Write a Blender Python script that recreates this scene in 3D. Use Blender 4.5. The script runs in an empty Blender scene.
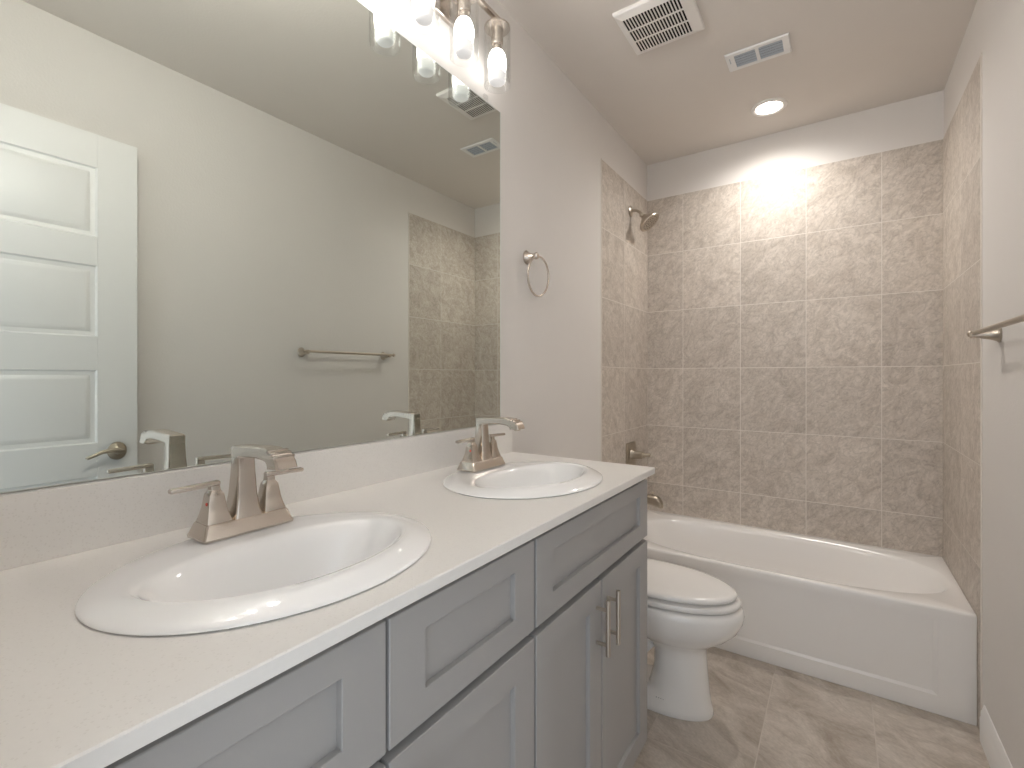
import bpy, bmesh, math, random
from mathutils import Vector, Matrix
S = bpy.context.scene
COL = S.collection
PI = math.pi

# ------------------------------------------------------------------ camera
cam_d = bpy.data.cameras.new('camera')
cam = bpy.data.objects.new('camera', cam_d); COL.objects.link(cam)
cam.location = (1.080, 0.0, 1.3451)
cam.rotation_euler = (PI/2, 0, 0.5998)
cam_d.sensor_width = 36.0
cam_d.lens = 475.59/1024*36.0
cam_d.shift_y = -7.83/1024
cam_d.clip_start = 0.02
S.camera = cam

# ------------------------------------------------------------------ daylight beyond the doorway, exposure
world = bpy.data.worlds.new('world'); S.world = world
world.use_nodes = True
bg = world.node_tree.nodes['Background']
bg.inputs[0].default_value = (0.88, 0.94, 1.0, 1)
bg.inputs[1].default_value = 0.85
BULB = 4.0          # emission of the bulbs above the far sink
BULB_NEAR = 135.0     # the brighter bulbs above the near sink
CAN = 8.0             # glow of the recessed light's lens
CAN_W = 25.0          # watts of its downward beam
S.view_settings.view_transform = 'Standard'
S.view_settings.look = 'None'
S.view_settings.gamma = 1.0
S.view_settings.use_curve_mapping = False
S.view_settings.exposure = 1.02
S.cycles.use_denoising = True
S.cycles.sample_clamp_indirect = 6.0
S.cycles.max_bounces = 14
S.cycles.diffuse_bounces = 8
S.cycles.glossy_bounces = 6
S.cycles.transparent_max_bounces = 16
S.cycles.caustics_reflective = False
S.cycles.caustics_refractive = False
pl = bpy.data.lights.new('doorway_portal', 'AREA')
pl.shape = 'RECTANGLE'; pl.size = 0.785; pl.size_y = 2.31
pl.cycles.is_portal = True
plo = bpy.data.objects.new('doorway_portal', pl); COL.objects.link(plo)
plo.location = (1.0925, -0.11, 1.155); plo.rotation_euler = (PI/2, 0, PI)

# ------------------------------------------------------------------ measured layout (metres)
W = 1.524            # tiled width of the alcove
YB = 3.2356          # back wall tile face
YT = 2.4667          # front edge of the side tile
ZC = 2.8011          # ceiling
ZT = 2.5508          # top of tile
H = 1.0456           # countertop
D = 0.5853           # counter depth
Y0, YV = 0.045, 1.557  # counter ends
TK = 0.009           # tile thickness
YD = 0.030           # room face of the doorway wall

# ------------------------------------------------------------------ materials
def new_mat(name):
    m = bpy.data.materials.new(name); m.use_nodes = True
    nt = m.node_tree
    return m, nt, nt.nodes['Principled BSDF']

def N(nt, typ, **kw):
    n = nt.nodes.new(typ)
    for k, v in kw.items():
        setattr(n, k, v)
    return n

def L(nt, a, b):
    nt.links.new(a, b)

def mathn(nt, op, a, b=None, c=None):
    n = N(nt, 'ShaderNodeMath', operation=op)
    for i, v in enumerate((a, b, c)):
        if v is None: continue
        if isinstance(v, (int, float)): n.inputs[i].default_value = v
        else: L(nt, v, n.inputs[i])
    return n.outputs[0]

def mixc(nt, fac, a, b, blend='MIX'):
    n = N(nt, 'ShaderNodeMix', data_type='RGBA', blend_type=blend)
    for s, v in ((n.inputs[0], fac), (n.inputs[6], a), (n.inputs[7], b)):
        if isinstance(v, (int, float)): s.default_value = v
        elif isinstance(v, tuple): s.default_value = (*v, 1) if len(v) == 3 else v
        else: L(nt, v, s)
    return n.outputs[2]

def simple(name, col, rough=0.5, metal=0.0, bump=0.0, bscale=200.0, var=0.0, vscale=6.0, spec=0.5, coat=0.0, stretch=None):
    """plain surface with a little procedural colour variation and bump"""
    m, nt, b = new_mat(name)
    b.inputs['Base Color'].default_value = (*col, 1)
    b.inputs['Roughness'].default_value = rough
    b.inputs['Metallic'].default_value = metal
    b.inputs['Specular IOR Level'].default_value = spec
    b.inputs['Coat Weight'].default_value = coat
    tc = N(nt, 'ShaderNodeTexCoord')
    src = tc.outputs['Object']
    if stretch:
        mp = N(nt, 'ShaderNodeMapping'); mp.inputs['Scale'].default_value = stretch
        L(nt, src, mp.inputs[0]); src = mp.outputs[0]
    nz = N(nt, 'ShaderNodeTexNoise'); nz.inputs['Scale'].default_value = vscale; nz.inputs['Detail'].default_value = 4
    L(nt, src, nz.inputs['Vector'])
    c2 = tuple(c*(1-var) for c in col)
    L(nt, mixc(nt, nz.outputs[0], col, c2), b.inputs['Base Color'])
    if bump:
        nb = N(nt, 'ShaderNodeTexNoise'); nb.inputs['Scale'].default_value = bscale; nb.inputs['Detail'].default_value = 3
        L(nt, src, nb.inputs['Vector'])
        bp = N(nt, 'ShaderNodeBump'); bp.inputs['Strength'].default_value = bump; bp.inputs['Distance'].default_value = 0.002
        L(nt, nb.outputs[0], bp.inputs['Height']); L(nt, bp.outputs[0], b.inputs['Normal'])
    return m

def tile_mat(name, au, u0, su, av, v0, sv, light, dark, grout, gw=0.003, scale=8.0, vein=1.0, rough=0.5, shift=0.0, turn=(0.75, 0.75, 0.0), stretch=(1.0, 1.0, 1.6)):
    """stone-look ceramic tile; au/av pick the axes the joints run across"""
    m, nt, b = new_mat(name)
    tc = N(nt, 'ShaderNodeTexCoord'); sp = N(nt, 'ShaderNodeSeparateXYZ')
    L(nt, tc.outputs['Object'], sp.inputs[0])
    vv = mathn(nt, 'DIVIDE', mathn(nt, 'SUBTRACT', sp.outputs[av], v0), sv)
    fv = mathn(nt, 'FLOOR', vv)
    uu = mathn(nt, 'DIVIDE', mathn(nt, 'SUBTRACT', sp.outputs[au], u0), su)
    if shift:
        uu = mathn(nt, 'ADD', uu, mathn(nt, 'MULTIPLY', fv, shift))
    fu = mathn(nt, 'FLOOR', uu)
    def edge(x, f, s):
        r = mathn(nt, 'SUBTRACT', x, f)
        d = mathn(nt, 'MINIMUM', r, mathn(nt, 'SUBTRACT', 1.0, r))
        return mathn(nt, 'MULTIPLY', d, s)
    dist = mathn(nt, 'MINIMUM', edge(uu, fu, su), edge(vv, fv, sv))
    mr = N(nt, 'ShaderNodeMapRange'); mr.inputs[1].default_value = gw*0.35; mr.inputs[2].default_value = gw*0.75
    L(nt, dist, mr.inputs[0])
    cell = N(nt, 'ShaderNodeCombineXYZ'); L(nt, fu, cell.inputs[0]); L(nt, fv, cell.inputs[1])
    wn = N(nt, 'ShaderNodeTexWhiteNoise', noise_dimensions='3D'); L(nt, cell.outputs[0], wn.inputs[0])
    # each tile shows its own piece of the stone pattern
    off = N(nt, 'ShaderNodeVectorMath', operation='SCALE'); off.inputs[3].default_value = 9.0
    L(nt, wn.outputs['Color'], off.inputs[0])
    pos = N(nt, 'ShaderNodeVectorMath', operation='ADD')
    L(nt, tc.outputs['Object'], pos.inputs[0]); L(nt, off.outputs[0], pos.inputs[1])
    rot0 = N(nt, 'ShaderNodeMapping'); rot0.inputs['Rotation'].default_value = turn
    L(nt, pos.outputs[0], rot0.inputs[0])
    rot = N(nt, 'ShaderNodeMapping'); rot.inputs['Scale'].default_value = stretch
    L(nt, rot0.outputs[0], rot.inputs[0])
    n1 = N(nt, 'ShaderNodeTexNoise'); n1.inputs['Scale'].default_value = scale; n1.inputs['Detail'].default_value = 8
    n1.inputs['Roughness'].default_value = 0.62; n1.inputs['Distortion'].default_value = 1.7
    L(nt, rot.outputs[0], n1.inputs['Vector'])
    r1 = N(nt, 'ShaderNodeValToRGB')
    r1.color_ramp.elements[0].position = 0.28; r1.color_ramp.elements[0].color = (*dark, 1)
    r1.color_ramp.elements[1].position = 0.62; r1.color_ramp.elements[1].color = (*light, 1)
    L(nt, n1.outputs[0], r1.inputs[0])
    n2 = N(nt, 'ShaderNodeTexNoise'); n2.inputs['Scale'].default_value = scale*1.7; n2.inputs['Detail'].default_value = 5
    n2.inputs['Distortion'].default_value = 1.4
    L(nt, rot.outputs[0], n2.inputs['Vector'])
    # thin veins where the noise crosses its middle
    vd = mathn(nt, 'ABSOLUTE', mathn(nt, 'SUBTRACT', n2.outputs[0], 0.5))
    vm = N(nt, 'ShaderNodeMapRange'); vm.inputs[1].default_value = 0.0; vm.inputs[2].default_value = 0.05
    vm.inputs[3].default_value = 0.30*vein; vm.inputs[4].default_value = 0.0
    L(nt, vd, vm.inputs[0])
    n3 = N(nt, 'ShaderNodeTexNoise'); n3.inputs['Scale'].default_value = 75.0; n3.inputs['Detail'].default_value = 4
    L(nt, rot.outputs[0], n3.inputs['Vector'])
    c = mixc(nt, vm.outputs[0], r1.outputs[0], tuple(x*0.55 for x in dark))
    mot = N(nt, 'ShaderNodeMapRange'); mot.inputs[1].default_value = 0.3; mot.inputs[2].default_value = 0.7
    mot.inputs[3].default_value = 0.88; mot.inputs[4].default_value = 1.08
    L(nt, n3.outputs[0], mot.inputs[0])
    tone = N(nt, 'ShaderNodeMapRange'); tone.inputs[3].default_value = 0.93; tone.inputs[4].default_value = 1.05
    L(nt, wn.outputs['Value'], tone.inputs[0])
    k = mathn(nt, 'MULTIPLY', mot.outputs[0], tone.outputs[0])
    sc = N(nt, 'ShaderNodeVectorMath', operation='SCALE'); L(nt, c, sc.inputs[0]); L(nt, k, sc.inputs[3])
    col = mixc(nt, mr.outputs[0], grout, sc.outputs[0])
    L(nt, col, b.inputs['Base Color'])
    rr = mathn(nt, 'ADD', mathn(nt, 'MULTIPLY', mr.outputs[0], rough-0.85), 0.85)
    L(nt, rr, b.inputs['Roughness'])
    bp = N(nt, 'ShaderNodeBump'); bp.inputs['Strength'].default_value = 0.5; bp.inputs['Distance'].default_value = 0.002
    hh = mathn(nt, 'ADD', mr.outputs[0], mathn(nt, 'MULTIPLY', n1.outputs[0], 0.12))
    L(nt, hh, bp.inputs['Height']); L(nt, bp.outputs[0], b.inputs['Normal'])
    return m

def quartz_mat():
    m, nt, b = new_mat('white_quartz')
    tc = N(nt, 'ShaderNodeTexCoord')
    v = N(nt, 'ShaderNodeTexVoronoi'); v.inputs['Scale'].default_value = 330
    L(nt, tc.outputs['Object'], v.inputs['Vector'])
    wn = N(nt, 'ShaderNodeSeparateColor'); L(nt, v.outputs['Color'], wn.inputs[0])
    big = mathn(nt, 'GREATER_THAN', wn.outputs[0], 0.86)
    near = mathn(nt, 'LESS_THAN', v.outputs['Distance'], 0.42)
    f = mathn(nt, 'MULTIPLY', mathn(nt, 'MULTIPLY', big, near), 0.14)
    nz = N(nt, 'ShaderNodeTexNoise'); nz.inputs['Scale'].default_value = 140; nz.inputs['Detail'].default_value = 3
    L(nt, tc.outputs['Object'], nz.inputs['Vector'])
    base = mixc(nt, nz.outputs[0], (0.81, 0.795, 0.77), (0.78, 0.765, 0.74))
    L(nt, mixc(nt, f, base, (0.42, 0.39, 0.35)), b.inputs['Base Color'])
    b.inputs['Roughness'].default_value = 0.30
    return m

def emit_mat(name, col, strength):
    m, nt, b = new_mat(name)
    b.inputs['Base Color'].default_value = (0.9, 0.9, 0.9, 1)
    b.inputs['Roughness'].default_value = 0.6
    b.inputs['Emission Color'].default_value = (*col, 1)
    b.inputs['Emission Strength'].default_value = strength
    return m

def glass_mat():
    m, nt, b = new_mat('clear_glass')
    out = nt.nodes['Material Output']
    tr = N(nt, 'ShaderNodeBsdfTransparent'); tr.inputs[0].default_value = (0.965, 0.97, 0.97, 1)
    gl = N(nt, 'ShaderNodeBsdfGlossy'); gl.inputs['Roughness'].default_value = 0.02
    lw = N(nt, 'ShaderNodeLayerWeight'); lw.inputs[0].default_value = 0.22
    mx = N(nt, 'ShaderNodeMixShader')
    L(nt, mathn(nt, 'MULTIPLY', lw.outputs['Facing'], 0.45), mx.inputs[0])
    L(nt, tr.outputs[0], mx.inputs[1]); L(nt, gl.outputs[0], mx.inputs[2])
    L(nt, mx.outputs[0], out.inputs[0])
    return m

def mirror_mat():
    m, nt, b = new_mat('silvered_glass')
    b.inputs['Base Color'].default_value = (0.69, 0.725, 0.685, 1)
    b.inputs['Metallic'].default_value = 1.0
    b.inputs['Roughness'].default_value = 0.0
    return m

M = {
 'wall': simple('wall_paint', (0.735, 0.71, 0.685), 0.75, bump=0.35, bscale=120, var=0.03, spec=0.25),
 'ceiling': simple('ceiling_paint', (0.71, 0.67, 0.63), 0.85, bump=0.3, bscale=90, var=0.03, spec=0.2),
 'white': simple('white_trim_paint', (0.80, 0.79, 0.775), 0.38, var=0.02),
 'door': simple('white_door_paint', (0.80, 0.80, 0.79), 0.35, var=0.02),
 'cab': simple('grey_cabinet_paint', (0.375, 0.368, 0.362), 0.42, var=0.04, bump=0.05, bscale=300),
 'cabin': simple('cabinet_inside', (0.10, 0.10, 0.105), 0.7, var=0.1),
 'quartz': quartz_mat(),
 'porc': simple('white_porcelain', (0.90, 0.905, 0.905), 0.08, var=0.01, coat=0.3),
 'tporc': simple('toilet_porcelain', (0.88, 0.87, 0.855), 0.10, var=0.01, coat=0.3),
 'seat': simple('white_toilet_seat', (0.86, 0.85, 0.835), 0.16, var=0.01),
 'tub': simple('white_tub_enamel', (0.84, 0.825, 0.81), 0.16, var=0.015, vscale=3),
 'nickel': simple('brushed_nickel', (0.62, 0.56, 0.50), 0.26, 1.0, bump=0.04, bscale=400, var=0.08, stretch=(1, 1, 12)),
 'satin': simple('satin_nickel', (0.54, 0.48, 0.41), 0.33, 1.0, var=0.06),
 'bronze': simple('aged_nickel', (0.50, 0.44, 0.36), 0.34, 1.0, var=0.1),
 'dark': simple('vent_shade_nozzle_black', (0.012, 0.011, 0.010), 0.9, var=0.2),  # near-black painted as shade inside the vents; also colours the spray nozzles
 'plastic': simple('white_plastic', (0.80, 0.775, 0.75), 0.45, var=0.02),
 'vent': simple('white_vent_enamel', (0.80, 0.80, 0.80), 0.4, var=0.02),
 'slat': simple('grey_vent_slat', (0.46, 0.50, 0.55), 0.5, var=0.05),
 'red': simple('red_dot', (0.7, 0.06, 0.03), 0.4),
 'blue': simple('blue_dot', (0.05, 0.12, 0.6), 0.4),
 'mark': simple('grey_mark', (0.36, 0.36, 0.37), 0.5),
 'bulb_reflect': emit_mat('bulb_reflection_glow', (1.0, 0.98, 0.96), 0.22),  # faint glow painted as the bulb's reflection, not a bulb part
 'bulb': emit_mat('bulb_glow', (1.0, 0.955, 0.905), BULB),
 'bulb_near': emit_mat('bulb_bright_glow', (1.0, 0.955, 0.905), BULB_NEAR),
 'can': emit_mat('recessed_lens_glow', (1.0, 0.93, 0.85), CAN),
 'glass': glass_mat(),
 'mirror': mirror_mat(),
 'edge': simple('mirror_edge', (0.75, 0.78, 0.75), 0.15, var=0.02),
 'caulk': simple('tile_edge_trim', (0.74, 0.69, 0.63), 0.5, var=0.03),
}
TL, TDK, GR = (0.625, 0.568, 0.508), (0.445, 0.388, 0.333), (0.73, 0.69, 0.64)
M['tile_back'] = tile_mat('stone_tile_back', 0, 0.2376, 0.3467, 2, 0.2333, 0.388, TL, TDK, GR)
M['tile_side'] = tile_mat('stone_tile_side', 1, 2.806, 0.43, 2, 0.2333, 0.388, TL, TDK, GR)
M['floor'] = tile_mat('stone_tile_floor', 0, 0.493, 0.352, 1, 2.452, 0.704, (0.60, 0.545, 0.485), (0.345, 0.29, 0.235),
                      (0.565, 0.515, 0.465), gw=0.0035, scale=3.4, vein=0.35, rough=0.36, turn=(0.0, 0.0, 0.55), stretch=(1.0, 2.0, 1.0))

# ------------------------------------------------------------------ mesh helpers
def add_box(bm, lo, hi, bevel=0.0, seg=2):
    r = bmesh.ops.create_cube(bm, size=1.0)
    vs = r['verts']
    for v in vs:
        v.co = Vector([lo[i] + (v.co[i]+0.5)*(hi[i]-lo[i]) for i in range(3)])
    if bevel:
        es = list({e for v in vs for e in v.link_edges})
        bmesh.ops.bevel(bm, geom=es, offset=bevel, segments=seg, profile=0.5, affect='EDGES')

def add_loft(bm, rings, cap0=True, cap1=True, close=False):
    vr = [[bm.verts.new(Vector(p)) for p in r] for r in rings]
    n = len(vr[0])
    pairs = list(zip(vr[:-1], vr[1:]))
    if close: pairs.append((vr[-1], vr[0]))
    for a, b in pairs:
        for i in range(n):
            j = (i+1) % n
            bm.faces.new((a[i], a[j], b[j], b[i]))
    if not close:
        if cap0: bm.faces.new(list(reversed(vr[0])))
        if cap1: bm.faces.new(vr[-1])

def add_lathe(bm, prof, c, axis='z', n=32, sx=1.0, sy=1.0):
    """prof: (radius, height along axis)"""
    rings = []
    for r, h in prof:
        ring = []
        for i in range(n):
            t = 2*PI*i/n
            a, b = r*math.cos(t)*sx, r*math.sin(t)*sy
            if axis == 'z': p = (a, b, h)
            elif axis == 'x': p = (h, a, b)
            else: p = (b, h, a)
            ring.append((c[0]+p[0], c[1]+p[1], c[2]+p[2]))
        rings.append(ring)
    add_loft(bm, rings)

def add_tube(bm, pts, rad, n=14, cap=True):
    pts = [Vector(p) for p in pts]
    if isinstance(rad, (int, float)): rad = [rad]*len(pts)
    rings = []; up = None
    for i, p in enumerate(pts):
        t = (pts[min(i+1, len(pts)-1)] - pts[max(i-1, 0)]).normalized()
        if up is None:
            up = t.orthogonal().normalized()
        up = (up - t*up.dot(t)).normalized()
        s = t.cross(up)
        rings.append([p + (up*math.cos(2*PI*k/n) + s*math.sin(2*PI*k/n))*rad[i] for k in range(n)])
    add_loft(bm, rings, cap, cap)

def add_prism(bm, poly, axis, a, b):
    def P(p, h):
        return {'x': (h, p[0], p[1]), 'y': (p[0], h, p[1]), 'z': (p[0], p[1], h)}[axis]
    add_loft(bm, [[P(p, a) for p in poly], [P(p, b) for p in poly]])

def wloc(o):
    v = Vector((0, 0, 0))
    while o is not None:
        v += o.location; o = o.parent
    return v

def obj(name, bm, mat, parent=None, angle=32, loc=None):
    """link a bmesh (drawn in world coordinates) as ONE mesh object; loc = its own origin when top-level"""
    bmesh.ops.recalc_face_normals(bm, faces=bm.faces)
    me = bpy.data.meshes.new(name)
    off = wloc(parent) if parent is not None else Vector(loc or (0, 0, 0))
    bmesh.ops.translate(bm, verts=bm.verts, vec=-off)
    bm.to_mesh(me); bm.free()
    for p in me.polygons: p.use_smooth = True
    me.set_sharp_from_angle(angle=math.radians(angle))
    me.materials.append(mat)
    o = bpy.data.objects.new(name, me); COL.objects.link(o)
    if parent is not None: o.parent = parent
    else: o.location = off
    return o

def thing(name, label, cat, loc, group=None):
    o = bpy.data.objects.new(name, None); COL.objects.link(o)
    o.empty_display_size = 0.05
    o.location = loc; o['label'] = label; o['category'] = cat
    if group: o['group'] = group
    return o

def struct(name, bm, mat, angle=32, label=None):
    o = obj(name, bm, mat, angle=angle); o['kind'] = 'structure'
    if label: o['label'] = label
    return o

def copy_tree(o, parent=None):
    c = o.copy(); COL.objects.link(c)
    if parent is not None: c.parent = parent
    for ch in list(o.children): copy_tree(ch, c)
    return c

def B(): return bmesh.new()

def rrect(x0, x1, y0, y1, r, n=5):
    out = []
    for cx, cy, a0 in ((x1-r, y1-r, 0), (x0+r, y1-r, PI/2), (x0+r, y0+r, PI), (x1-r, y0+r, 1.5*PI)):
        for k in range(n+1):
            t = a0 + PI/2*k/n
            out.append((cx+r*math.cos(t), cy+r*math.sin(t)))
    return out

def superell(cx, cy, a, b, n, N_=64):
    out = []
    for i in range(N_):
        t = 2*PI*i/N_
        c, s = math.cos(t), math.sin(t)
        out.append((cx + a*math.copysign(abs(c)**(2/n), c), cy + b*math.copysign(abs(s)**(2/n), s)))
    return out

# ------------------------------------------------------------------ room shell
bm = B(); add_box(bm, (-0.15, -0.12, -0.06), (W+0.16, YB+0.15, 0.0)); struct('floor', bm, M['floor'])
bm = B(); add_box(bm, (-0.15, -0.12, ZC), (W+0.16, YB+0.15, ZC+0.08))
struct('ceiling', bm, M['ceiling'])
bm = B(); add_box(bm, (-0.15, -0.12, 0), (-0.004, YB+0.15, ZC)); struct('wall_left', bm, M['wall'])
bm = B(); add_box(bm, (W+0.004, -0.12, 0), (W+0.16, YB+0.15, ZC)); struct('wall_right', bm, M['wall'])
bm = B(); add_box(bm, (-0.004, YB+0.004, 0), (W+0.004, YB+0.15, ZC)); struct('wall_back', bm, M['wall'])
# wall with the doorway the picture is taken from
bm = B()
add_box(bm, (-0.004, -0.10, 0), (0.70, YD, ZC)); add_box(bm, (1.485, -0.10, 0), (W+0.004, YD, ZC))
add_box(bm, (0.70, -0.10, 2.37), (1.485, YD, ZC))
struct('wall_front', bm, M['wall'])
# tile on the three alcove walls
bm = B(); add_box(bm, (0.0, YB, 0.0), (W, YB+0.004, ZT)); struct('wall_tile_back', bm, M['tile_back'])
bm = B(); add_box(bm, (-0.004, YT, 0.0), (0.0, YB, ZT)); struct('wall_tile_left', bm, M['tile_side'])
bm = B(); add_box(bm, (W, YT, 0.0), (W+0.004, YB, ZT)); struct('wall_tile_right', bm, M['tile_side'])
bm = B(); add_box(bm, (-0.004, YT-0.007, 0.0), (0.0005, YT, ZT+0.004), 0.0004, 1); struct('trim_1', bm, M['caulk'])
bm = B(); add_box(bm, (W-0.0005, YT-0.007, 0.0), (W+0.004, YT, ZT+0.004), 0.0004, 1); struct('trim_2', bm, M['caulk'])
# baseboards: a profile swept along the wall
def base_prof(x, sgn):
    return [(x, 0.0), (x+sgn*0.014, 0.0), (x+sgn*0.014, 0.085), (x+sgn*0.011, 0.092), (x+sgn*0.011, 0.108), (x+sgn*0.006, 0.122), (x+sgn*0.003, 0.134), (x, 0.136)]
bm = B(); add_prism(bm, base_prof(W+0.004, -1), 'y', 0.85, 2.425); struct('baseboard_right', bm, M['white'])
bm = B(); add_prism(bm, base_prof(-0.004, 1), 'y', 1.56, YT-0.008); struct('baseboard_left', bm, M['white'])
# door lining (jamb) of the doorway
bm = B()
add_box(bm, (0.70, -0.10, 0), (0.715, YD, 2.37), 0.001); add_box(bm, (1.470, -0.10, 0), (1.485, YD, 2.37), 0.001)
add_box(bm, (0.715, -0.10, 2.355), (1.470, YD, 2.37), 0.001)
struct('trim_3', bm, M['white'])

# ------------------------------------------------------------------ the open door (five panels) seen in the mirror
DX0, DX1 = 1.455, 1.490
DY0, DY1 = 0.035, 0.795
bm = B()
pz = [(1.92, 2.21), (1.508, 1.803), (1.067, 1.371), (0.635, 0.931), (0.205, 0.495)]
py0, py1 = 0.172, 0.658
# stiles and rails as a frame, panels sunk between them
xs = (DX0, DX1)
add_box(bm, (DX0, DY0, 0.01), (DX1, py0, 2.348), 0.0008, 1)
add_box(bm, (DX0, py1, 0.01), (DX1, DY1, 2.348), 0.0008, 1)
zr = [0.01] + [z for p_ in reversed(pz) for z in p_] + [2.348]
for i in range(0, len(zr), 2):
    add_box(bm, (DX0, py0, zr[i]), (DX1, py1, zr[i+1]))
door = struct('door_1', bm, M['door'])
for z0, z1 in pz:
    bm = B()
    rings = []
    for dx, ins in ((0.0, 0.0), (0.007, 0.006), (0.009, 0.014), (0.009, 0.022), (0.003, 0.036), (0.0025, 0.040)):
        x = DX0 + dx
        rings.append([(x, py0+ins, z0+ins), (x, py1-ins, z0+ins), (x, py1-ins, z1-ins), (x, py0+ins, z1-ins)])
    add_loft(bm, rings, cap0=False, cap1=True)
    rings = [[(DX1-(p_[0]-DX0), p_[1], p_[2]) for p_ in r] for r in rings]
    add_loft(bm, rings, cap0=False, cap1=True)
    obj('door_panel', bm, M['door'], door, angle=20)
bm = B()
hz, hy = 1.028, 0.722
add_lathe(bm, [(0.0005, -0.001), (0.033, -0.001), (0.034, -0.005), (0.031, -0.010), (0.020, -0.014), (0.013, -0.018), (0.012, -0.045), (0.0005, -0.047)], (DX0, hy, hz), 'x', 32, 1.0, 1.12)
obj('door_rosette', bm, M['bronze'], door)
bm = B()
add_tube(bm, [(DX0-0.047, hy+0.012, hz+0.004), (DX0-0.049, hy-0.005, hz+0.004), (DX0-0.05, hy-0.03, hz+0.009), (DX0-0.05, hy-0.06, hz+0.006), (DX0-0.048, hy-0.085, hz-0.006), (DX0-0.044, hy-0.105, hz-0.014), (DX0-0.04, hy-0.112, hz-0.014)],
         [0.011, 0.012, 0.010, 0.008, 0.007, 0.007, 0.003])
obj('door_handle', bm, M['bronze'], door)
for z in (0.25, 1.15, 2.12):
    bm = B(); add_tube(bm, [(DX1+0.002, DY0-0.003, z-0.05), (DX1+0.002, DY0-0.003, z+0.05)], 0.006); obj('hinge', bm, M['bronze'], door)
bm = B(); add_box(bm, (DX0+0.008, DY1, hz-0.032), (DX1-0.008, DY1+0.0012, hz+0.032), 0.0004, 1); obj('latch_plate', bm, M['bronze'], door)

# ------------------------------------------------------------------ vanity cabinets
FX = 0.565           # face of doors and drawer fronts
FT = 0.019
def shaker(name, y0, y1, z0, z1, parent, st=0.071, rl=0.050, rt=None):
    """door or drawer front: frame with a flat recessed panel"""
    bm = B()
    x0, x1 = FX-FT, FX
    rt = rl if rt is None else rt
    # outer shell
    o = [(y0, z0), (y1, z0), (y1, z1), (y0, z1)]
    i = [(y0+st, z0+rl), (y1-st, z0+rl), (y1-st, z1-rt), (y0+st, z1-rt)]
    e = 0.0012
    def R(x, poly): return [(x, p[0], p[1]) for p in poly]
    def sh(poly, d):
        (a, b), (c, _), (_, f), _ = poly
        return [(a+d, b+d), (c-d, b+d), (c-d, f-d), (a+d, f-d)]
    rings = [R(x0, o), R(x1-e, o), R(x1, sh(o, e)), R(x1, sh(i, -e)), R(x1-e, i), R(x1-0.011, i)]
    add_loft(bm, rings, cap0=True, cap1=True)
    return obj(name, bm, M['cab'], parent, angle=25)

def pull(y, z0, z1, parent):
    """bar pull: round bar on two posts"""
    bm = B()
    xb = FX + 0.032
    add_tube(bm, [(xb, y, z0), (xb, y, z0+0.001), (xb, y, z1-0.001), (xb, y, z1)], [0.0052, 0.006, 0.006, 0.0052], 16)
    dz = (z1-z0)*0.19
    for z in (z0+dz, z1-dz):
        add_tube(bm, [(FX-0.001, y, z), (xb, y, z)], 0.0046, 12)
    obj('handle', bm, M['satin'], parent)

def cabinet(label, y0, y1, splits_top, splits_door, hz, outer_right):
    t = thing('vanity_cabinet', label, 'cabinet', (0.27, (y0+y1)/2, 0.0))
    bx = FX - FT - 0.002
    # carcass: sides notched for the toe kick, floor, back rail
    for ys in ((y0+0.001, y0+0.019), (y1-0.019, y1-0.001)):
        bm = B()
        add_prism(bm, [(0.0, 0.0), (bx-0.075, 0.0), (bx-0.075, 0.125), (bx, 0.125), (bx, 1.024), (0.0, 1.024)], 'y', *ys)
        obj('side_panel', bm, M['cab'], t)
    bm = B(); add_box(bm, (0.0, y0+0.019, 0.125), (bx-0.02, y1-0.019, 0.143)); obj('bottom_panel', bm, M['cabin'], t)
    bm = B(); add_box(bm, (bx-0.09, y0+0.019, 0.0), (bx-0.075, y1-0.019, 0.125)); obj('toe_kick', bm, M['cab'], t)
    # face frame
    bm = B()
    for ys in ((y0+0.019, y0+0.04), (y1-0.04, y1-0.019)): add_box(bm, (bx-0.018, ys[0], 0.143), (bx, ys[1], 1.024))
    for zs in ((0.125, 0.165), (0.785, 0.835), (0.965, 1.024)): add_box(bm, (bx-0.018, y0+0.04, zs[0]), (bx, y1-0.04, zs[1]))
    obj('face_frame', bm, M['cab'], t)
    g = 0.0032
    for a, b in splits_top:
        shaker('drawer_front', a+g, b-g, 0.8220, 1.0065, t, rl=0.050, rt=0.043)
    for a, b, hside in splits_door:
        d = shaker('door', a+g, b-g, 0.152, 0.8055, t, rl=0.062)
        yh = b-0.034 if hside > 0 else a+0.034
        pull(yh, hz[0], hz[1], d)
    return t
cabinet('grey shaker vanity cabinet under the far sink, with two bar pulls in view',
        0.841, 1.546, [(0.841, 1.544)], [(0.841, 1.176, 1), (1.176, 1.544, -1)], (0.628, 0.772), True)
cabinet('grey shaker vanity cabinet under the near sink, with two plain drawer fronts side by side',
        0.052, 0.839, [(0.060, 0.448), (0.448, 0.838)], [(0.060, 0.448, 1), (0.448, 0.838, -1)], (0.628, 0.772), False)

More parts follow.
